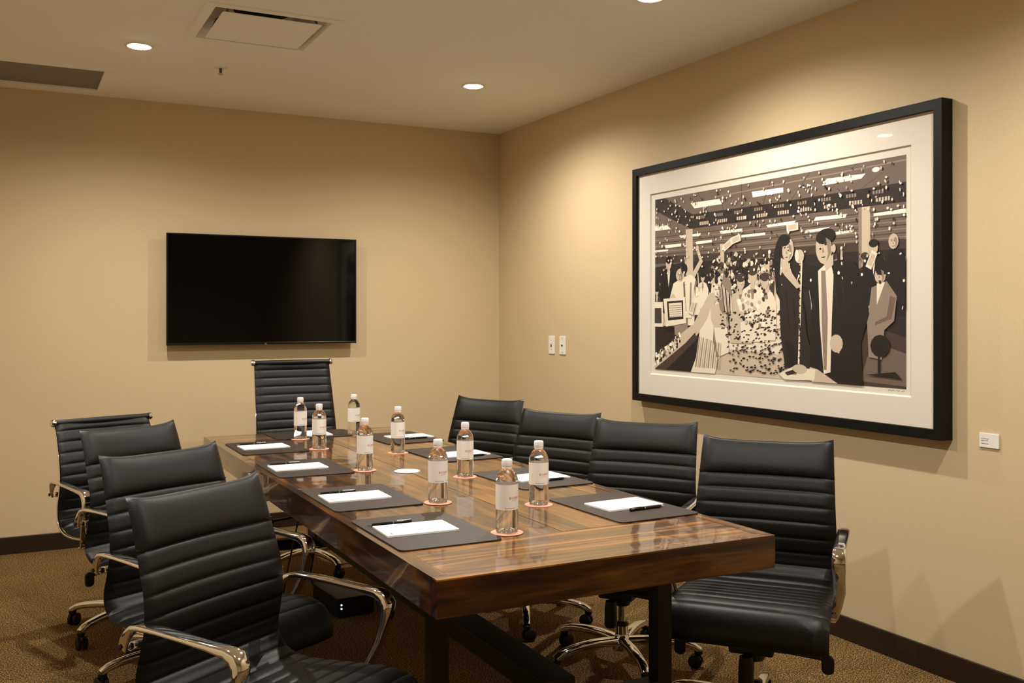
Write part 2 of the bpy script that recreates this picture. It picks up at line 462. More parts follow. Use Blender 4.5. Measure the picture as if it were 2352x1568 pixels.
# ------------------------------------------------------------------ framed print
ART_TONES = {'k': S(20, 15, 11), 'b': S(34, 27, 22), 'd': S(62, 50, 41), 'm': S(106, 89, 77), 'g': S(140, 122, 106), 's': S(196, 178, 156), 'l': S(226, 214, 192), 'w': S(244, 236, 218)}
ART_KEYS = list(ART_TONES)
def make_picture():
    Y0, Y1, Z0, Z1 = 2.525, 4.581, 0.911, 2.207
    cy, cz = (Y0+Y1)/2, (Z0+Z1)/2
    r = empty('framed_picture', (XR, cy, cz))
    # local: +u runs along -Y (left to right as seen), z up, x negative = towards the room
    def P(u, z, d): return (-d, -u, z)      # u measured from centre
    hw, hh = (Y1-Y0)/2, (Z1-Z0)/2; bw = 0.04; dep = 0.06
    fr = MB()
    corners = [(-hw,-hh),(hw,-hh),(hw,hh),(-hw,hh)]; inn = [(-hw+bw,-hh+bw),(hw-bw,-hh+bw),(hw-bw,hh-bw),(-hw+bw,hh-bw)]
    A = fr.ring([P(a,b,0.002) for a,b in corners]); B = fr.ring([P(a,b,dep) for a,b in corners])
    Cc = fr.ring([P(a,b,dep) for a,b in inn]); D = fr.ring([P(a,b,dep-0.024) for a,b in inn])
    fr.bridge(A,B); fr.bridge(B,Cc); fr.bridge(Cc,D)
    fr.build('frame', M['frame'], r, smooth=None, recalc=False, bevel=0.0015)
    # mat board with bevelled window
    mbd = MB(); win = [(-(4.432-cy), 1.063-cz), (-(2.680-cy), 1.063-cz), (-(2.680-cy), 2.054-cz), (-(4.432-cy), 2.054-cz)]
    o1 = mbd.ring([P(a,b,dep-0.016) for a,b in [(x*1.0, y*1.0) for x, y in inn]]); o2 = mbd.ring([P(a,b,dep-0.016) for a,b in win])
    w2 = [(-(4.426-cy), 1.069-cz), (-(2.686-cy), 1.069-cz), (-(2.686-cy), 2.048-cz), (-(4.426-cy), 2.048-cz)]
    o3 = mbd.ring([P(a,b,dep-0.024) for a,b in w2])
    mbd.bridge(o1,o2); mbd.bridge(o2,o3)
    mbd.build('mat_board', M['matboard'], r, smooth=None)
    bk = MB(); bk.box((-(dep-0.024), -hw+0.01, -hh+0.01), (-0.003, hw-0.01, hh-0.01)); bk.build('backing_sheet', M['matboard'], r, smooth=None)
    # the print: a crowded office party in sepia, flat shapes of ink on one sheet
    L0, W0, B0, H0 = 4.393, 1.683, 1.094, 0.926
    base = dep-0.024 + 0.0006
    art = MB(); lay = [0]
    rnd = random.Random(7)
    def poly(tone, pts):
        art.cur = ART_KEYS.index(tone); lay[0] += 1
        d = base + 0.000004*lay[0]
        pts = [(min(1, max(0, a)), min(1, max(0, b))) for a, b in pts]
        art.face(art.ring([P(-(L0 - a*W0 - cy), B0 + b*H0 - cz, d) for a, b in pts]))
    def ell(tone, cx, cy_, rx, ry, n=12, rot=0):
        poly(tone, [(cx + rx*math.cos(t)*math.cos(rot) - ry*math.sin(t)*math.sin(rot)*0.55, cy_ + ry*math.sin(t)*math.cos(rot) + rx*math.cos(t)*math.sin(rot)*1.8) for t in [2*math.pi*k/n for k in range(n)]])
    poly('m', [(0,0),(1,0),(1,1),(0,1)])
    # ceiling in perspective with panel seams
    poly('m', [(0,1),(1,1),(1,.88),(.19,.88),(0,.94)])
    for k, x in enumerate([.27,.34,.42,.51,.62,.74,.86]):
        poly('d', [(x,.88),(x+.0025,.88),(x+.0025+(x-.42)*.35,1),(x+(x-.42)*.35,1)])
    poly('g', [(.3,.955),(1,.975),(1,.982),(.3,.960)])
    poly('m', [(0,.935),(.185,.80),(.56,.80),(1,.80),(1,.6),(0,.6)])
    for k in range(10): poly('d' if k % 2 else 'g', [(0,.62+k*.017),(1,.615+k*.017),(1,.619+k*.017),(0,.624+k*.017)])
    poly('b', [(0,1),(.054,1),(.194,.882),(.185,.802),(0,.935)])
    poly('b', [(.194,.881),(.564,.877),(1,.884),(1,.799),(.564,.803),(.185,.802)])
    strips = [[(.185,.946),(.324,.943),(.334,.913),(.204,.913)], [(.465,.952),(.591,.947),(.591,.923),(.469,.922)], [(.749,.954),(.878,.948),(.864,.928),(.734,.925)],
      [(0,.845),(.066,.84),(.085,.814),(0,.816)], [(.324,.77),(.425,.769),(.421,.754),(.33,.753)], [(.524,.772),(.639,.776),(.631,.76),(.53,.759)],
      [(.711,.781),(.818,.778),(.812,.761),(.704,.764)], [(.903,.765),(1,.771),(1,.752),(.903,.753)], [(.676,.724),(.759,.727),(.753,.713),(.671,.71)],
      [(.771,.701),(.841,.703),(.836,.692),(.771,.686)], [(.13,.77),(.236,.771),(.232,.757),(.134,.757)], [(.209,.726),(.288,.728),(.288,.714),(.213,.711)], [(.052,.725),(.139,.725),(.137,.708),(.057,.707)], [(.42,.735),(.52,.735),(.52,.722),(.42,.722)], [(0,.70),(.07,.70),(.07,.69),(0,.69)]]
    for q in strips: poly('w', q)
    ell('w', .91, .958, .012, .011)
    # small unreadable light marks along the dark band
    for k in range(9):
        x = .22 + k*.085
        for j in range(4): poly('g', [(x+j*.009,.85),(x+j*.009+.006,.85),(x+j*.009+.006,.866),(x+j*.009,.866)])
        for j in range(5): poly('s', [(x+.01+j*.009,.815),(x+.016+j*.009,.815),(x+.016+j*.009,.833),(x+.01+j*.009,.833)])
    poly('b', [(0,.6),(.19,.62),(.56,.60),(1,.62),(1,0),(0,0)])
    poly('d', [(0,.66),(1,.64),(1,.60),(0,.62)])
    for q in ([(.161,.801),(.196,.801),(.2,.42),(.165,.42)], [(.326,.7),(.344,.698),(.346,.45),(.33,.45)], [(.855,.799),(.892,.8),(.894,.38),(.857,.381)]): poly('s', q)
    poly('g', [(.855,.799),(.866,.799),(.866,.381),(.857,.381)])
    poly('s', [(.36,.36),(.6,.38),(.62,0),(.21,0),(.30,.14)])
    poly('l', [(.40,.34),(.58,.36),(.585,.12),(.34,.14)])
    poly('d', [(.80,0),(.885,.27),(1,.22),(1,0)])
    poly('m', [(.86,.02),(.90,.2),(1,.15),(1,.01)])
    # background crowd
    def person(x, y, s, suit, skin='s', hair='k'):
        poly(suit, [(x-.030*s,y-.20*s),(x+.030*s,y-.20*s),(x+.034*s,y-.07*s),(x+.022*s,y-.03*s),(x+.008*s,y-.018*s),(x-.008*s,y-.018*s),(x-.024*s,y-.03*s),(x-.034*s,y-.08*s)])
        poly('l' if suit in 'kbd' else 'g', [(x-.006*s,y-.02*s),(x+.006*s,y-.02*s),(x,y-.09*s)])
        poly(skin, [(x-.005*s,y-.03*s),(x+.005*s,y-.03*s),(x+.005*s,y),(x-.005*s,y)])
        ell(skin, x, y+.012*s, .0115*s, .026*s)
        ell(hair, x, y+.028*s, .0125*s, .016*s)
    for k in range(46):
        x = rnd.uniform(.01, .99); y = rnd.uniform(.42, .58); s = rnd.uniform(.7, 1.1)
        person(x, y, s, rnd.choice('kbdlsgk'), rnd.choice('sg'), rnd.choice('kdb'))
        if rnd.random() < .5:
            a = rnd.uniform(-.02, .02); poly('s', [(x+.02*s,y-.05*s),(x+.027*s,y-.05*s),(x+.03*s+a,y+.07*s),(x+.024*s+a,y+.07*s)])
    for k in range(260):
        x = rnd.uniform(.28, .56); y = rnd.gauss(.52, .06); q = rnd.uniform(.003, .009); e = rnd.uniform(.006, .016); a = rnd.uniform(0, 3)
        ell(rnd.choice('lskbgd'), x, y, q, e, 6, a)
    # two leaning colleagues at the left, desk and monitors
    person(.075, .60, 1.35, 'k', 's', 'k')
    poly('s', [(.190,.540),(.205,.520),(.246,.610),(.234,.628)]); poly('s', [(.236,.600),(.247,.612),(.226,.690),(.214,.684)]); ell('s', .219, .69, .009, .016)
    poly('l', [(.10,.50),(.146,.53),(.190,.545),(.212,.52),(.198,.42),(.192,.30),(.09,.31),(.082,.42)])
    poly('g', [(.186,.50),(.193,.50),(.190,.32),(.180,.32)]); poly('m', [(.150,.50),(.158,.51),(.166,.34),(.158,.33)]); poly('s', [(.08,.42),(.10,.44),(.15,.36),(.14,.34),(.09,.36)])
    ell('s', .135, .545, .022, .038); ell('k', .155, .58, .016, .03)
    poly('s', [(0,.082),(.196,.265),(.226,.241),(.157,.154),(0,.002)])
    for k in range(90):
        x = rnd.uniform(0, .14); y = .04 + x*.95 + rnd.uniform(-.02, .05); ell(rnd.choice('lwdgk'), x, y, .006, .01, 5, rnd.uniform(0, 3))
    poly('d', [(0,.0),(.168,.166),(.221,.229),(.232,0)]); poly('k', [(.06,.0),(.19,.15),(.232,.2),(.232,0)])
    poly('l', [(0,.395),(.044,.395),(.046,.25),(0,.25)]); poly('d', [(0,.36),(.036,.36),(.038,.27),(0,.27)])
    poly('l', [(.047,.413),(.161,.42),(.165,.272),(.061,.251)]); poly('b', [(.066,.397),(.15,.402),(.152,.296),(.072,.286)]); poly('l', [(.075,.385),(.142,.39),(.145,.31),(.08,.305)])
    for k in range(6): poly('g', [(.08,.372-k*.012),(.14,.376-k*.012),(.14,.372-k*.012),(.08,.368-k*.012)])
    # seated figure in a pale top
    poly('s', [(.2,.265),(.215,.20),(.25,.25),(.31,.40),(.30,.44),(.275,.43)])
    poly('l', [(.232,.229),(.27,.30),(.285,.36),(.30,.26),(.36,.25),(.368,.12),(.324,.093),(.304,0),(.189,0),(.215,.084)])
    poly('g', [(.30,.26),(.305,.20),(.315,.12),(.325,.093),(.31,.09),(.295,.18)]); poly('s', [(.284,.37),(.32,.38),(.355,.33),(.36,.25),(.30,.25),(.285,.30)])
    ell('g', .352, .42, .030, .10, 14, -.12); ell('d', .372, .34, .012, .08, 10); ell('s', .318, .44, .021, .048, 14, .15); ell('l', .312, .45, .012, .03, 10)
    # a group of pale figures with raised hands in the middle distance
    for x, y, s in ((.42,.47,1.5),(.47,.50,1.6),(.52,.47,1.4)): person(x, y, s, rnd.choice('lsg'), 's', 'd')
    poly('l', [(.40,.40),(.55,.40),(.545,.26),(.53,.17),(.515,.28),(.47,.29),(.45,.18),(.43,.28)])
    for k in range(50): ell(rnd.choice('gsdw'), rnd.uniform(.41,.54), rnd.uniform(.26,.44), .006, .014, 7, rnd.uniform(0,3))
    for k in range(330):
        x = rnd.uniform(.33, .62); y = rnd.uniform(.02, .34)
        if x < .36 and y < .2: continue
        a = rnd.uniform(0, 3.1); q = .004 + .004*rnd.random()
        ell('k' if rnd.random() < .75 else 'd', x, y, q, .0045, 4, a*.15)
    # seated man at the right, man behind him
    poly('k', [(.945,.587),(.984,.602),(1,.56),(1,.34),(.96,.40),(.93,.5)]); ell('s', .965, .635, .015, .034); person(.905, .60, 1.2, 'k')
    poly('g', [(.899,.438),(.945,.464),(.975,.397),(.967,.29),(.938,.25),(.93,.12),(.89,.13),(.885,.28)]); poly('l', [(.915,.455),(.94,.46),(.915,.36)])
    poly('m', [(.955,.40),(.972,.39),(.96,.30),(.91,.27),(.91,.285),(.945,.31)])
    ell('s', .925, .49, .017, .036); ell('k', .93, .512, .019, .022); ell('k', .925, .18, .03, .05); poly('k', [(.918,.16),(.925,.16),(.925,.06),(.918,.06)]); poly('k', [(.88,.05),(.97,.07),(.99,.04),(.95,.045)])
    # standing woman in a dark dress and man in a dark suit
    poly('s', [(.715,.12),(.749,.058),(.79,0),(.70,0),(.69,.06)])
    poly('k', [(.556,.62),(.570,.685),(.595,.708),(.618,.70),(.61,.60),(.60,.5),(.585,.38),(.566,.43)])
    poly('s', [(.585,.60),(.612,.58),(.628,.52),(.66,.455),(.64,.44),(.59,.50),(.58,.52)])
    ell('s', .612, .635, .022, .056, 16, -.1); ell('k', .597, .685, .024, .030, 14)
    poly('b', [(.578,.49),(.590,.53),(.60,.51),(.655,.43),(.675,.33),(.682,.22),(.70,.13),(.69,.05),(.60,.06),(.583,.23)])
    poly('k', [(.60,.20),(.63,.18),(.66,.06),(.61,.06)])
    poly('k', [(.655,.58),(.69,.55),(.735,.545),(.764,.566),(.80,.57),(.843,.56),(.868,.50),(.892,.32),(.865,.19),(.872,0),(.79,0),(.72,.06),(.69,.07),(.70,.365),(.69,.44),(.66,.46)])
    poly('l', [(.722,.525),(.764,.575),(.776,.50),(.770,.30),(.765,.05),(.742,.04),(.728,.28)])
    poly('g', [(.733,.525),(.748,.525),(.756,.30),(.752,.06),(.742,.06),(.735,.28)])
    poly('s', [(.742,.56),(.775,.60),(.775,.55),(.75,.52)])
    ell('s', .742, .628, .028, .074, 18, .12); ell('k', .748, .685, .034, .036, 16, .15); ell('s', .776, .625, .007, .02)
    poly('k', [(.655,.56),(.70,.50),(.70,.46),(.65,.52)]); ell('s', .655, .60, .017, .034); ell('l', .645, .605, .007, .03)
    ell('s', .785, .185, .022, .042, 14); poly('l', [(.66,.58),(.666,.58),(.655,.08),(.649,.08)])
    poly('l', [(.576,.026),(.628,.063),(.714,.059),(.708,.005),(.598,.0)]); ell('s', .655, .055, .028, .024); poly('b', [(.60,.035),(.63,.05),(.645,.035),(.61,.02)])
    # faces, folds and lapels in soft steps of tone
    def face(x, y, s, tilt=0.0, dark='g'):
        poly(dark, [(x+.006*s,y+.045*s),(x+.020*s,y+.03*s),(x+.022*s,y-.02*s),(x+.008*s,y-.055*s),(x+.013*s,y-.02*s)])
        for sx in (-.010, .006):
            ell('k', x+sx*s, y+(.010+tilt*sx*20)*s, .0036*s, .0042*s, 8); poly('d', [(x+(sx-.005)*s,y+.020*s),(x+(sx+.005)*s,y+.023*s),(x+(sx+.005)*s,y+.026*s),(x+(sx-.005)*s,y+.024*s)])
        poly('g', [(x-.003*s,y+.008*s),(x+.002*s,y-.016*s),(x-.005*s,y-.016*s)]); poly('d', [(x-.008*s,y-.033*s),(x+.005*s,y-.032*s),(x+.002*s,y-.038*s),(x-.005*s,y-.038*s)])
    face(.742, .628, 1.15, .05); face(.608, .630, .85, -.05); face(.318, .440, .75, .2); face(.924, .488, .62); face(.134, .542, .55); face(.965, .632, .5)
    for x0, y0, x1, y1, t in ((.80,.50,.815,.30,'b'),(.83,.48,.86,.34,'b'),(.81,.28,.85,.22,'b'),(.775,.50,.79,.30,'b'),(.70,.40,.715,.30,'b'),(.82,.18,.84,.05,'b'),(.60,.44,.615,.25,'k'),(.63,.40,.64,.22,'k'),(.65,.32,.66,.15,'k')):
        poly(t, [(x0,y0),(x0+.006,y0-.005),(x1+.004,y1),(x1,y1+.01)])
    for k in range(12): poly('s' if k % 2 else 'g', [(.232+k*.009,.20-k*.003),(.235+k*.009,.20-k*.003),(.215+k*.010,.03),(.211+k*.010,.03)])
    for k in range(5): ell('s', .775+k*.0045, .168-k*.004, .0035, .014, 8)
    for k in range(9): poly('l' if k % 3 else 'd', [(.334+k*.006,.49-k*.010),(.337+k*.006,.49-k*.010),(.352+k*.004,.34-k*.004),(.349+k*.004,.34)])
    for k in range(14): poly('d', [(.602+k*.0030,.026),(.6035+k*.0030,.026),(.6075+k*.0030,.040),(.606+k*.0030,.040)])
    for k in range(26): ell('d' if k % 2 else 's', .6575-k*.0001, .56-k*.018, .0032, .0045, 6)
    # falling paper confetti
    for k in range(430):
        x = rnd.uniform(.0, 1.0); y = 1 - abs(rnd.gauss(.2, .16))
        if y > .99: continue
        if .70 < x < .78 and y < .72: continue
        a = rnd.uniform(-1.2, 1.2); q = rnd.uniform(.0015, .0045); e = rnd.uniform(.004, .010)
        ell(rnd.choice('llwwks'), x, y, q, e, 5, a*.2)
    for x, y, a in ((.365,.69,.5),(.40,.715,.2),(.63,.745,.05),(.90,.56,1.1),(.20,.36,1.2)):
        c, s_ = math.cos(a), math.sin(a); rr = [(-.022,-.018),(.022,-.018),(.022,.018),(-.022,.018)]
        poly('l', [(x+px*c-py*s_*.55, y+py*c+px*s_*1.8) for px, py in rr]); poly('s', [(x+(px*c-py*s_*.55)*.7, y+(py*c+px*s_*1.8)*.7) for px, py in rr])
    mats = []
    for kx in ART_KEYS: mats.append(mat('print_ink_' + kx, ART_TONES[kx], 0.6))
    art.build('photo_print', mats, r, smooth=None, recalc=False)
    sg = MB()
    for k in range(14):
        u = -(2.80 - cy) + k*0.006; z = 1.083 - cz + 0.002*math.sin(k*2.1)
        if k in (6, 10): continue
        sg.face(sg.ring([P(u, z, base), P(u+.004, z+.001, base), P(u+.005, z+.004, base), P(u+.001, z+.003, base)]))
    sg.build('signature', M['grey_ink'], r, smooth=None, recalc=False)
    gl = MB(); gl.face(gl.ring([P(a, b, dep-0.010) for a, b in inn])); gl.build('glass_pane', M['pane'], r, smooth=None, recalc=False)
    return tag(r, 'large sepia photograph of a crowded office party in a black frame with cream mat', 'picture')
make_picture()

# ------------------------------------------------------------------ wall plates and plaque
def wall_plate(y, z, kind, label):
    r = empty('light_switch' if kind == 'toggle' else 'wall_socket_plate', (XR, y, z))
    pl = MB(); a = pl.slab(round_rect(0.076, 0.118, 0.005), 0, 0.006)
    for k, v in enumerate(pl.v): pl.v[k] = Vector((-v.z, v.x, v.y))
    pl.build('cover_plate', M['white_plastic'], r, smooth=None, bevel=0.0015)
    if kind == 'toggle':
        MB().box((-0.0075, -0.006, -0.014), (-0.006, 0.006, 0.014)).build('slot', M['ivory'], r, smooth=None)
        t = MB(); i = t.ring([(-0.006,-0.005,0.0),(-0.006,0.005,0.0),(-0.006,0.005,0.010),(-0.006,-0.005,0.010)]); j = t.ring([(-0.022,-0.004,0.012),(-0.022,0.004,0.012),(-0.020,0.004,0.018),(-0.020,-0.004,0.018)])
        t.bridge(i, j); t.face(j); t.build('toggle', M['white_plastic'], r, smooth=None)
    else:
        MB().lathe([(0.0055, 0), (0.005, -0.006)], 14, c=(-0.006, 0, 0), axis='x').build('jack', M['dark_ink'], r)
    for zz in (0.046, -0.046) if kind != 'toggle' else (0.03, -0.03):
        MB().lathe([(0.003, 0), (0.003, -0.001)], 10, c=(-0.006, 0, zz), axis='x').build('screw', M['ivory'], r)
    return tag(r, label, 'wall plate', None)
wall_plate(5.600, 1.194, 'toggle', 'white toggle light switch on the right wall, nearer the room corner')
wall_plate(5.457, 1.194, 'jack', 'white wall plate with a small dark centre jack, right of the light switch')
r = empty('wall_plaque', (XR, 2.3675, 0.927))
MB().box((-0.006, -0.040, -0.026), (0, 0.040, 0.026)).build('panel', M['white_plastic'], r, smooth=None, bevel=0.0008)
tx = MB()
for z, l, n in ((0.006, 0.030, 11), (0.000, 0.028, 10), (-0.004, 0.006, 2), (-0.012, 0.030, 12)):
    for k in range(n):
        y = 0.031 - l*k/n
        tx.box((-0.0064, y-l/n*0.75, z-0.0008), (-0.006, y, z+0.0008))
tx.build('caption_lettering', M['dark_ink'], r, smooth=None)
tag(r, 'small white caption plaque on the right wall beside the framed picture', 'sign')

# ------------------------------------------------------------------ conference table
TX0, TX1, TY0, TY1, TZ, TH = 0.887, 1.920, 2.103, 5.170, 0.765, 0.092
def make_table():
    r = empty('conference_table', ((TX0+TX1)/2, (TY0+TY1)/2, 0))
    ox, oy = (TX0+TX1)/2, (TY0+TY1)/2
    rnd = random.Random(3)
    def tn(l=0.75, h=1.15):
        a = rnd.uniform(l, h); return (a, a*rnd.uniform(0.92, 1.0), a*rnd.uniform(0.85, 1.0))
    top = MB(); g = 0.0006; bw = 0.042
    def board(x0, y0, x1, y1, gr, z0=TZ-TH, z1=TZ, tone=None):
        top.box((x0-ox+g, y0-oy+g, z0), (x1-ox-g, y1-oy-g, z1), gr, rnd.uniform(0, 30), tone or tn())
    # long edge boards and end edge boards
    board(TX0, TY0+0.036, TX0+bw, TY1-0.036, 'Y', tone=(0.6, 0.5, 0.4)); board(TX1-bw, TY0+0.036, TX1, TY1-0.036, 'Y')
    board(TX0, TY0, TX1, TY0+0.036, 'X', TZ-TH, TZ-0.004, tone=(0.42, 0.33, 0.25)); board(TX0+0.0005, TY0+0.0005, TX1-0.0005, TY0+0.036, 'X', TZ-0.0038, TZ, tone=(1.2, 1.15, 1.05)); board(TX0, TY1-0.036, TX1, TY1, 'X')  # near edge: face darkened by tone as painted shade, top strip kept light
    # breadboard end planks
    for a, b in ((TY0+0.036, 2.262), (2.262, 2.42)): board(TX0+bw, a, TX1-bw, b, 'X', TZ-0.04, TZ-0.0004, tn(1.15, 1.35))  # near end planks: raised tone paints in the brighter light there
    for a, b in ((4.86, 5.0), (5.0, TY1-0.036)): board(TX0+bw, a, TX1-bw, b, 'X', TZ-0.04, TZ-0.0004)
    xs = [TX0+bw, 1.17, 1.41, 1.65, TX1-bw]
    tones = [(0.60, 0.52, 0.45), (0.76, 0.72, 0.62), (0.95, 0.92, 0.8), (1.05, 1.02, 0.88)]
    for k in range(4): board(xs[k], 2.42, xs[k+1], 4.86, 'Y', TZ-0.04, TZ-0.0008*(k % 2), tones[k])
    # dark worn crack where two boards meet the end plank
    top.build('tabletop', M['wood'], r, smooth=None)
    lx = (1.007, 1.746); s = 0.051
    for y in (2.42, 4.80):
        for x in lx:
            MB().box((x-ox, y-oy, 0.006), (x+s-ox, y+s-oy, TZ-TH)).build('leg', M['black_steel'], r, smooth=None, bevel=0.002)
            MB().lathe([(0.02, 0.0), (0.02, 0.006)], 16, c=(x+s/2-ox, y+s/2-oy, 0)).build('foot', M['rubber'], r)
        MB().box((lx[0]+s-ox, y-oy, 0.226), (lx[1]-ox, y+s-oy, 0.277)).build('cross_rail', M['black_steel'], r, smooth=None, bevel=0.002)
    MB().box((1.350-ox, 2.42-oy, 0.2775), (1.455-ox, 4.851-oy, 0.343)).build('stretcher_beam', M['black_steel'], r, smooth=None, bevel=0.003)
    for y in (2.75, 4.5): MB().box((1.02-ox, y-0.03-oy, TZ-TH-0.012), (1.785-ox, y+0.03-oy, TZ-TH)).build('batten', M['black_steel'], r, smooth=None)
    return tag(r, 'long glossy brown wooden plank conference table on black square steel legs', 'table')
make_table()

# ------------------------------------------------------------------ chairs
PROF_A = [(-.335,.928),(-.305,.86),(-.278,.78),(-.255,.70),(-.246,.63),(-.252,.57),(-.258,.52),(-.243,.475),(-.20,.447),(-.12,.438),(0,.447),(.12,.458),(.185,.452),(.225,.425),(.243,.385),(.240,.352)]
PROF_T = [(-.345,1.120),(-.325,1.04),(-.30,.95),(-.275,.86),(-.252,.77),(-.240,.69),(-.240,.61),(-.250,.55),(-.252,.51),(-.236,.472),(-.195,.447),(-.12,.438),(0,.447),(.12,.458),(.185,.452),(.225,.43),(.240,.40)]
PROF_B = [(-.345,.905),(-.318,.86),(-.288,.78),(-.262,.70),(-.248,.64),(-.250,.58),(-.256,.53),(-.243,.478),(-.20,.447),(-.12,.438),(0,.447),(.12,.458),(.185,.452),(.225,.43),(.240,.40)]
def sling(kind, prof):
    """one continuous upholstered sling: returns builders for backrest and seat"""
    NS, NX = 330, 22
    pts, L = catmull([(0, a, b) for a, b in prof], NS)
    head = 0.128 if kind == 'A' else 0.05
    front = 0.115 if kind == 'A' else 0.06
    pitch = 0.0515 if kind == 'A' else 0.0495
    nr = round((L-head-front)/pitch); pitch = (L-head-front)/nr
    def rib(s):
        if s < head: t, h = s/head, (0.010 if kind == 'A' else 0.007)
        elif s > L-front: t, h = (s-(L-front))/front, 0.010
        else: t, h = ((s-head)/pitch) % 1.0, 0.0055
        return h*(1-abs(2*t-1)**(4.0 if h < .009 else 5)) , t
    def width(s, z):
        q = s/L
        if kind == 'A': return 0.448 + 0.05*min(1, q*2.0) 
        return 0.440 + 0.04*min(1, q*1.6)
    split = max(range(NS), key=lambda i: -abs(pts[i].z-.46) - (0 if pts[i].y < -.15 else 9))
    def make(i0, i1):
        mb = MB(); F = []; Bk = []
        for i in range(i0, i1+1):
            p = pts[i]; t = (pts[min(i+1, NS-1)]-pts[max(i-1, 0)]).normalized()
            n = Vector((0, -t.z, t.y))         # towards the sitter
            s = L*i/(NS-1); h, tt = rib(s); hw = width(s, p.z)/2
            fr_, bk_ = [], []
            for j in range(NX+1):
                u = -1 + 2*j/NX; u = math.copysign(abs(u)**0.8, u)
                edge = (1-abs(u)**8)
                cur = 0.0
                if p.z > .46 and s < L*.55: cur = 0.020*u*u*min(1, (p.z-.46)/.25)        # back wraps forward at its sides
                top = 0.0
                if kind == 'A': top = 0.016*abs(u)**5*max(0, 1-s/0.10) - 0.004*(1-u*u)*max(0, 1-s/0.05)
                puff = (0.012 + h + (0.006 if kind == 'A' and (s < head or s > L-front) else 0))*(edge**.6)
                rr = 1.0
                if s < 0.012: rr = math.sqrt(max(0.02, 1-((0.012-s)/0.012)**2))
                if L-s < 0.012: rr = math.sqrt(max(0.02, 1-((0.012-(L-s))/0.012)**2))
                q = p + Vector((u*hw, 0, top)) + Vector((0, cur, 0))
                fr_.append(q + n*(puff*rr)); bk_.append(q - n*(0.010+0.5*h)*edge**.6*rr)
            F.append(mb.ring(fr_)); Bk.append(mb.ring(bk_))
        m_ = len(F)
        for k in range(m_-1):
            mb.bridge(F[k], F[k+1], False); mb.bridge(Bk[k], Bk[k+1], False)
            mb.face((F[k][0], F[k+1][0], Bk[k+1][0], Bk[k][0])); mb.face((F[k][-1], F[k+1][-1], Bk[k+1][-1], Bk[k][-1]))
        for e in (0, -1):
            for j in range(NX): mb.face((F[e][j], F[e][j+1], Bk[e][j+1], Bk[e][j]))
        return mb
    seam = None
    i = int(head/L*(NS-1)); seam = pts[i]; t = (pts[i+1]-pts[i-1]).normalized()
    return make(0, split), make(split, NS-1), pts, split, L, (seam, t, width(head, 0)/2)

def star_base(r, rot):
    MB().lathe([(0.020, 0.055), (0.036, 0.062), (0.040, 0.085), (0.036, 0.105), (0.027, 0.118), (0.026, 0.125), (0.025, 0.158), (0.022, 0.160)], 28).build('hub', M['chrome'], r)
    MB().lathe([(0.0265, 0.157), (0.0265, 0.168), (0.020, 0.173)], 24).build('collar', M['black_plastic'], r)
    MB().lathe([(0.0145, 0.168), (0.0145, 0.30)], 20).build('gas_cylinder', M['chrome'], r)
    for k in range(5):
        a = rot + 2*math.pi*k/5; d = Vector((math.cos(a), math.sin(a), 0)); sd = Vector((-math.sin(a), math.cos(a), 0))
        path = []; secs = []
        for q in range(13):
            t = q/12; rad = 0.020 + 0.285*t; z = 0.094 + 0.012*math.sin(t*math.pi*.9) - 0.016*t*t
            if t > .9: z -= 0.012*(t-.9)/.1
            path.append(d*rad + Vector((0, 0, z))); secs.append((0.044-0.012*t, 0.036-0.010*t))
        l = MB().sweep(path, secs, tuple(sd)).build('base_leg', M['chrome'], r, smooth=50)
        # twin wheel caster
        c = d*0.300
        sw = a + 1.1 + k*0.9; ax = Vector((-math.sin(sw), math.cos(sw), 0)); tr = Vector((math.cos(sw), math.sin(sw), 0))*0.012
        ca = MB()
        for sg in (-1, 1):
            rs = []
            for rad, off in ((0.006, 0.022), (0.020, 0.0215), (0.0265, 0.018), (0.0265, 0.006), (0.006, 0.005)):
                ring = []
                for q in range(20):
                    th = 2*math.pi*q/20; up = ax.cross(Vector((0,0,1)))
                    ring.append(c + tr + ax*(sg*off) + up*(rad*math.cos(th)) + Vector((0, 0, 0.0268 + rad*math.sin(th))))
                rs.append(ca.ring(ring))
            for x, y in zip(rs, rs[1:]): ca.bridge(x, y)
            ca.face(rs[0]); ca.face(rs[-1])
        cs = ca.build('caster_wheel', M['rubber'], l)
        hd = MB()
        hd.lathe([(0.008, 0.050), (0.016, 0.056), (0.017, 0.068), (0.008, 0.073)], 16, c=(c.x, c.y, 0))
        hd.build('caster_stem', M['black_plastic'], l)

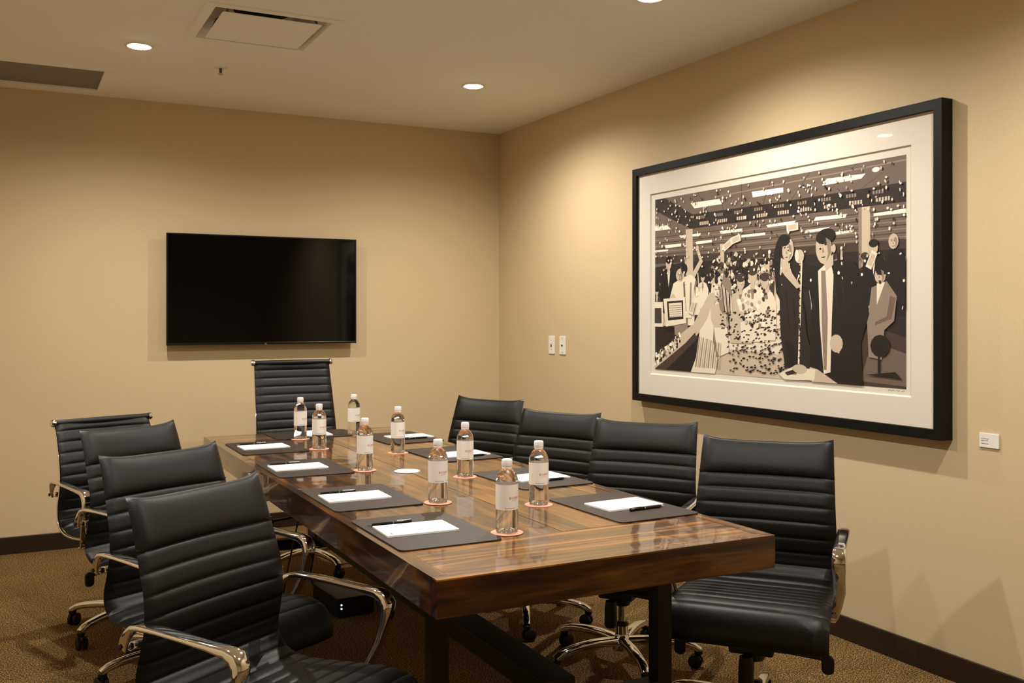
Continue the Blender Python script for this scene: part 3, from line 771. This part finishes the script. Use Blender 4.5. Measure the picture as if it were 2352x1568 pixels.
def make_chair(name, kind, prof, rot):
    r = empty(name)
    bk, st, pts, split, L, seam = sling(kind, prof)
    bk.build('backrest', M['leather'], r, smooth=60); st.build('seat', M['leather'], r, smooth=60)
    if kind == 'A':
        sp_, t, hw = seam
        pp = [(sp_.x + u*hw*1.0, sp_.y + 0.020*u*u + 0.0145*(1-abs(u)**8), sp_.z + 0.006) for u in [-1+2*k/16 for k in range(17)]]
        MB().tube(pp, 0.0022, 6).build('piping', M['leather'], r)
    # chrome side rails following the sling
    inset = 0.012 if kind != 'A' else 0.03
    for sg in (-1, 1):
        path = []
        i0 = 0 if kind != 'A' else int(len(pts)*.28)
        for i in range(i0, len(pts)-14, 5):
            p = pts[i]; t = (pts[min(i+1, len(pts)-1)]-pts[max(i-1, 0)]).normalized(); n = Vector((0, -t.z, t.y))
            hw = 0.223 + 0.022*min(1, 2*i/len(pts)) - inset
            cur = 0.016*min(1, max(0, (p.z-.46)/.25)) if i < len(pts)*.55 else 0
            path.append(p + Vector((sg*hw, cur, 0)) - n*0.018)
        MB().sweep(path, (0.012, 0.010)).build('side_rail', M['chrome'], r, smooth=50)
    if kind != 'A':
        p = pts[0]; hw = 0.232
        MB().lathe([(0.014, -hw+0.012), (0.015, 0), (0.014, hw-0.012)], 20, c=(0, p.y+0.024, p.z-0.004), axis='x').build('top_bar', M['leather'], r)
        for sg in (-1, 1):
            MB().lathe([(0.0165, 0), (0.0175, sg*0.010), (0.014, sg*0.018), (0.006, sg*0.021)], 20, c=(sg*(hw-0.012), p.y+0.024, p.z-0.004), axis='x').build('end_cap', M['chrome'], r)
    # arms
    for sg in (-1, 1):
        x0 = sg*0.268
        pa = [(-.300,.585),(-.285,.603),(-.262,.628),(-.235,.648),(-.20,.656),(-.14,.656),(-.06,.652),(.02,.647),(.075,.643),(.098,.635),(.109,.618),(.110,.596),(.101,.56),(.082,.51),(.058,.46),(.034,.42),(.005,.395),(-.035,.385)]
        ws = [(.012,.030),(.013,.028),(.022,.022),(.032,.016),(.038,.013),(.040,.012),(.040,.013),(.040,.016),(.042,.024),(.044,.032),(.044,.034),(.042,.026),(.038,.016),(.036,.014),(.034,.013),(.032,.013),(.030,.013),(.028,.012)]
        path = []
        for k, (a, b) in enumerate(pa):
            x = x0
            if k < 5: x = sg*(0.242 + (0.026)*(k/4)**.7)
            if k > 13: x = sg*(0.268 - 0.040*(k-13)/4)
            path.append((x, a, b))
        arm = MB().sweep(path, ws).build('armrest', M['chrome'], r, smooth=60)
        MB().lathe([(0.007, 0), (0.007, sg*0.004), (0.004, sg*0.005)], 14, c=(sg*0.252, -.298, .588), axis='x').build('bolt', M['black_steel'], arm)
    # cross braces joining rails, then mechanism
    MB().sweep([(-.235, -.285, .588), (-.14, -.282, .582), (0, -.280, .58), (.14, -.282, .582), (.235, -.285, .588)], (0.022, 0.010), side=(0,0,1)).build('back_brace', M['chrome'], r, smooth=50)
    for y, z in ((-.035, .388), (.09, .405)):
        MB().sweep([(-.235, y, z), (-.12, y, z-.006), (0, y, z-.008), (.12, y, z-.006), (.235, y, z)], (0.026, 0.010), side=(0,1,0)).build('seat_brace', M['chrome'], r, smooth=50)
    me = MB(); me.box((-.115, -.10, .362), (.115, .12, .392)); me.box((-.10, -.075, .315), (.10, .10, .362)); me.box((-.07, -.065, .275), (.07, .085, .315)); me.lathe([(.030, .235), (.034, .245), (.034, .27)], 20)
    me.build('tilt_mechanism', M['black_plastic'], r, smooth=None, bevel=0.008)
    MB().lathe([(0.020, 0.0), (0.024, -0.03), (0.025, -0.095), (0.020, -0.102)], 20, c=(0.012, .095, .275)).build('tension_knob', M['black_plastic'], r)
    for sg, yy in ((1, .05), (-1, .06)):
        lv = MB(); lv.sweep([(sg*.07, yy, .298), (sg*.15, yy, .293), (sg*.215, yy, .288)], (0.020, 0.012), side=(0,1,0))
        lv.build('lever', M['black_plastic'], r)
        pd = MB(); pd.slab(round_rect(0.038, 0.062, 0.017), -0.007, 0.007)
        for k, v in enumerate(pd.v): pd.v[k] = Vector((sg*.232 + v.x, yy + v.z, .270 + v.y))
        pd.build('lever_paddle', M['black_plastic'], r, smooth=None, bevel=0.003)
    star_base(r, rot)
    return r

R_ = math.radians
G1 = 'black ribbed conference chairs around the table'
CHAIRS = [
 # kind, hub x, hub y, facing deg, label
 ('A', 2.213, 2.525, -139.5, 'black ribbed leather chair nearest the camera on the right, its seat in full view'),
 ('A', 2.165, 3.245, -143.0, 'black ribbed leather chair on the right side, second from the near end of the table'),
 ('A', 2.090, 3.924, -152.6, 'black ribbed leather chair on the right side, third from the near end of the table'),
 ('A', 2.053, 4.633, -153.0, 'black ribbed leather chair on the right side, farthest from the camera near the room corner'),
 ('A', 0.612, 2.399, -56.5, 'large black ribbed leather chair in the foreground, nearest on the left side of the table'),
 ('A', 0.595, 3.155, -62.5, 'black ribbed leather chair on the left side, second behind the foreground chair'),
 ('A', 0.598, 3.955, -58.1, 'black ribbed leather chair on the left side, third behind the foreground chair'),
]
base_rots = [0]*9
protoA = make_chair('conference_chair', 'A', PROF_A, R_(54))
for k, (kd, x, y, f, lb) in enumerate(CHAIRS):
    o = protoA if k == 0 else copy_tree(protoA)
    o.location = (x, y, 0); o.rotation_euler = (0, 0, R_(f-90)); tag(o, lb, 'chair', G1)
    o.scale = {0: (1.03, 1, 1), 2: (0.989, 0.989, 0.989)}.get(k, (1, 1, 1))
o = make_chair('conference_chair', 'B', PROF_B, R_(218+159.5)); o.location = (0.503, 4.611, 0); o.rotation_euler = (0, 0, R_(-69.5-90))
tag(o, 'black ribbed chair with chrome knobs on its top bar, last on the left side', 'chair', G1)
o = make_chair('conference_chair', 'T', PROF_T, R_(30)); o.location = (1.470, 5.282, 0); o.rotation_euler = (0, 0, R_(-88.1-90))
tag(o, 'tall back black ribbed chair at the far head of the table under the television', 'chair', G1)

# ------------------------------------------------------------------ things on the table
def near(a): return a
mat_src = MB().slab(round_rect(0.432, 0.302, 0.022), 0, 0.004).build('placemat', M['placemat'], None, smooth=None, bevel=0.0012)
MATS = [
 (1.061, 2.612, 90, 'dark brown place mat nearest the camera on the left side of the table'),
 (1.063, 3.188, 90, 'dark brown place mat second from the near end on the left side'),
 (1.067, 3.914, 90, 'dark brown place mat third from the near end on the left side'),
 (1.075, 4.600, 90, 'dark brown place mat farthest on the left side of the table'),
 (1.762, 2.646, 91.5, 'dark brown place mat nearest the camera on the right side of the table'),
 (1.765, 3.268, 92, 'dark brown place mat second from the near end on the right side'),
 (1.766, 4.010, 92, 'dark brown place mat third from the near end on the right side'),
 (1.765, 4.660, 92, 'dark brown place mat farthest on the right side of the table'),
 (1.405, 5.003, 1, 'dark brown place mat at the far head of the table'),
]
for k, (x, y, a, lb) in enumerate(MATS):
    o = mat_src if k == 0 else copy_tree(mat_src)
    o.location = (x, y, TZ); o.rotation_euler = (0, 0, R_(a)); tag(o, lb, 'place mat', 'brown place mats on the table')
MZ = TZ + 0.004
def make_pad():
    r = empty('notepad')
    MB().slab(round_rect(0.215, 0.140, 0.001, 1), 0, 0.005).build('paper_block', M['paper'], r, smooth=None)
    t = MB(); add_text(t, 'BOBBY', 0.010, lambda a, b: (-0.088 - b, a - 0.045, 0.0053)); add_text(t, 'HOTEL', 0.005, lambda a, b: (-0.096 - b, a - 0.045, 0.0053))
    # reads for a sitter at the -x end looking along +x
    for k, v in enumerate(t.v): t.v[k] = Vector((v.x, v.y, v.z))
    t.build('lettering', M['red_ink'], r, smooth=None, recalc=False)
    return r
def fix_text(t): pass
pad_src = make_pad()
PADS = [
 (1.040, 2.620, -2, 'white notepad on the place mat nearest the camera, left side', None),
 (1.041, 3.180, -1, 'white notepad on the second place mat from the near end, left side', None),
 (1.042, 3.915, 0, 'white notepad on the third place mat from the near end, left side', None),
 (1.062, 4.600, 2, 'white notepad on the farthest place mat, left side', None),
 (1.775, 2.650, 184, 'white notepad with a curled corner on the nearest right place mat', None),
 (1.785, 3.255, 183, 'white notepad behind two bottles on the second right place mat', None),
 (1.790, 3.955, 183, 'white notepad on the third place mat from the near end, right side', None),
 (1.808, 4.650, 184, 'white notepad on the farthest place mat, right side', None),
 (1.420, 5.005, 88, 'white notepad at the far head of the table behind the bottles', None),
]
for k, (x, y, a, lb, _) in enumerate(PADS):
    o = pad_src if k == 0 else copy_tree(pad_src)
    o.location = (x, y, MZ); o.rotation_euler = (0, 0, R_(a)); tag(o, lb, 'notepad', 'white notepads on the place mats')
def make_pen():
    r = empty('ballpoint_pen')
    z = 0.0048
    MB().lathe([(0.0034, -0.058), (0.0046, -0.050), (0.0046, 0.008)], 14, c=(0, 0, z), axis='x').build('lower_barrel', M['pen'], r)
    MB().lathe([(0.0049, 0.008), (0.0049, 0.011)], 14, c=(0, 0, z), axis='x').build('ring', M['chrome'], r)
    MB().lathe([(0.0047, 0.011), (0.0047, 0.066), (0.0030, 0.069)], 14, c=(0, 0, z), axis='x').build('upper_barrel', M['pen'], r)
    MB().lathe([(0.0008, -0.073), (0.0018, -0.068), (0.0033, -0.058)], 12, c=(0, 0, z), axis='x').build('tip', M['chrome'], r)
    MB().box((0.022, -0.0015, z+0.0048), (0.066, 0.0015, z+0.0062)).build('clip', M['chrome'], r, smooth=None)
    return r
pen_src = make_pen()
PENS = [
 (0.995, 2.712, 2, 'black pen above the notepad nearest the camera on the left'),
 (1.005, 3.270, 1, 'black pen beyond the second left notepad'),
 (1.007, 4.005, 1, 'black pen beyond the third left notepad'),
 (1.030, 4.700, 2, 'black pen beyond the farthest left notepad'),
 (1.800, 2.556, 184, 'black pen with silver clip lying against the nearest right notepad'),
 (1.795, 3.164, 184, 'black pen lying against the second right notepad behind the bottle'),
 (1.800, 3.866, 184, 'black pen lying against the third right notepad'),
 (1.815, 4.560, 184, 'black pen lying against the farthest right notepad'),
]
for k, (x, y, a, lb) in enumerate(PENS):
    o = pen_src if k == 0 else copy_tree(pen_src)
    o.location = (x, y, MZ); o.rotation_euler = (0, 0, R_(a)); tag(o, lb, 'pen', 'black pens beside the notepads')

coaster_src = MB().lathe([(0.046, 0), (0.0465, 0.001), (0.046, 0.002)], 40).build('coaster', M['coaster'], None)
BOT = [
 (1.303, 4.847, 'water bottle farthest left, in front of the tall head chair'),
 (1.282, 4.440, 'water bottle second from the left, just before the farthest left one'),
 (1.599, 4.897, 'water bottle farthest from the camera, against the back wall'),
 (1.267, 3.740, 'water bottle beside the white card disc, on its left'),
 (1.561, 4.149, 'water bottle in front of the farthest right notepad'),
 (1.262, 2.981, 'water bottle by the far edge of the nearest left place mat'),
 (1.557, 3.411, 'water bottle in front of the third right notepad'),
 (1.261, 2.476, 'water bottle nearest the camera'),
 (1.540, 2.795, 'water bottle in front of the second right notepad, by the nearest right place mat'),
]
for k, (x, y, lb) in enumerate(BOT):
    o = coaster_src if k == 0 else copy_tree(coaster_src)
    o.location = (x, y, TZ); tag(o, 'coral coaster under the ' + ' '.join(lb.replace(',', '').split()[:11]), 'coaster', 'coral coasters under the bottles')
def make_bottle():
    r = empty('water_bottle')
    prof = [(0.024, 0.0012), (0.0285, 0.0), (0.0315, 0.004), (0.0322, 0.010), (0.0322, 0.055), (0.0318, 0.062), (0.0318, 0.140), (0.0322, 0.144), (0.0318, 0.150), (0.0300, 0.158), (0.0265, 0.166), (0.0215, 0.173), (0.0165, 0.178), (0.0140, 0.181), (0.0130, 0.185), (0.0130, 0.190)]
    mb = MB(); n = 40; rs = []
    # petaloid foot pushed up in the middle
    for rad, h in ((0.002, 0.012), (0.010, 0.011), (0.018, 0.007)):
        rs.append(mb.ring([(rad*math.cos(2*math.pi*k/n), rad*math.sin(2*math.pi*k/n), h + 0.0035*math.cos(5*2*math.pi*k/n)) for k in range(n)]))
    for rad, h in prof:
        rs.append(mb.ring([(rad*math.cos(2*math.pi*k/n), rad*math.sin(2*math.pi*k/n), h + (0.0012*(1+math.cos(5*2*math.pi*k/n)) if h < 0.003 else 0)) for k in range(n)]))
    for a, b in zip(rs, rs[1:]): mb.bridge(a, b)
    mb.face(rs[0][::-1]); mb.face(rs[-1])
    mb.build('body', M['bottle'], r, smooth=70)
    MB().lathe([(0.0138, 0.1835), (0.0150, 0.1835), (0.0150, 0.187), (0.0138, 0.1875)], 28).build('neck_ring', M['cap'], r)
    cp = MB(); rs = []
    for rad, h in ((0.0150, 0.188), (0.0155, 0.189), (0.0153, 0.203), (0.0145, 0.2065), (0.012, 0.208)):
        rs.append(cp.ring([((rad+(0.0003 if k % 2 else 0))*math.cos(2*math.pi*k/48), (rad+(0.0003 if k % 2 else 0))*math.sin(2*math.pi*k/48), h) for k in range(48)]))
    for a, b in zip(rs, rs[1:]): cp.bridge(a, b)
    cp.face(rs[0][::-1]); cp.face(rs[-1]); cp.build('cap', M['cap'], r)
    lb = MB(); a0 = R_(-172); a1 = R_(172); N = 60; R0 = 0.0324
    ri = [[(q*math.cos(a0+(a1-a0)*k/N), q*math.sin(a0+(a1-a0)*k/N), h) for k in range(N+1)] for q, h in ((R0, 0.068), (R0, 0.139))]
    A, B = lb.ring(ri[0]), lb.ring(ri[1]); lb.bridge(A, B, False)
    lo = lb.build('label', M['label'], r, smooth=60, recalc=False)
    R1 = R0 + 0.0003
    def wrap(z0, th0=0.0): return lambda a, b: (R1*math.cos(th0 + a/R1), R1*math.sin(th0 + a/R1), z0 + b)
    t = MB(); add_text(t, 'BOBBY', 0.0098, wrap(0.1015), 1.25); t.build('brand_lettering', M['red_ink'], lo, smooth=None, recalc=False)
    t = MB(); add_text(t, 'HOTEL', 0.0042, wrap(0.0945), 1.5); t.build('small_lettering', M['grey_ink'], lo, smooth=None, recalc=False)
    t = MB(); add_text(t, 'Natural Spring Water', 0.0036, wrap(0.0735, -0.45)); add_text(t, '16.9 fl oz', 0.0036, wrap(0.0735, 0.6)); t.build('bottom_lettering', M['dark_ink'], lo, smooth=None, recalc=False)
    return r
bottle_src = make_bottle()
for k, (x, y, lb) in enumerate(BOT):
    o = bottle_src if k == 0 else copy_tree(bottle_src)
    to_cam = math.atan2(-y, -x)
    ang = [48, 36, 46, 50, 40, 36, 32, 42, 34][k]
    o.location = (x, y, TZ+0.002); o.rotation_euler = (0, 0, to_cam + R_(ang)); tag(o, lb, 'bottle', 'labelled water bottles on the table')
dk = empty('card_disc', (1.409, 3.642, TZ))
MB().lathe([(0.051, 0), (0.0515, 0.001), (0.051, 0.002)], 40).build('disc', M['paper'], dk)
rg = MB(); pts = []
for rr in (0.036, 0.038): pts.append(rg.ring([(rr*math.cos(2*math.pi*k/40), rr*math.sin(2*math.pi*k/40), 0.0022) for k in range(26)]))
rg.bridge(pts[0], pts[1], False); rg.build('printed_ring', M['grey_ink'], dk, smooth=None, recalc=False)
t = MB(); add_text(t, 'BOBBY', 0.016, lambda a, b: (a, b, 0.0022)); t.build('lettering', M['grey_ink'], dk, smooth=None, recalc=False)
tag(dk, 'white round printed coaster lying alone in the middle of the table', 'coaster')

# ------------------------------------------------------------------ under the table
bx = empty('electronics_box', (1.412, 4.49, 0), R_(4))
MB().box((-.09, -.165, .006), (.09, .165, .092)).build('casing', M['black_plastic'], bx, smooth=None, bevel=0.003)
for z in (0.062, 0.045): MB().lathe([(0.0035, 0), (0.0035, -0.0015)], 12, c=(-0.072, -0.165, z), axis='y').build('status_light', M['led'], bx)
for a in (-.07, .07):
    for b in (-.14, .14): MB().lathe([(0.01, 0), (0.01, 0.006)], 12, c=(a, b, 0)).build('foot', M['rubber'], bx)
tag(bx, 'black electronics box on the carpet under the table with two small blue lights', 'electronics')
p, _ = catmull([(1.30, 4.62, .672), (1.302, 4.62, .5), (1.31, 4.60, .3), (1.31, 4.68, .12), (1.36, 4.72, .006)], 30)
tag(MB().tube(p, 0.004, 8).build('hanging_cable', M['rubber'], None), 'black cable hanging straight down under the table', 'cable')
p, _ = catmull([(1.33, 4.70, .672), (1.28, 4.68, .55), (1.22, 4.62, .35), (1.16, 4.55, .18), (1.12, 4.50, .006), (1.16, 4.40, .006)], 30)
tag(MB().tube(p, 0.004, 8).build('hanging_cable', M['rubber'], None), 'black cable slanting down to the carpet under the table', 'cable')
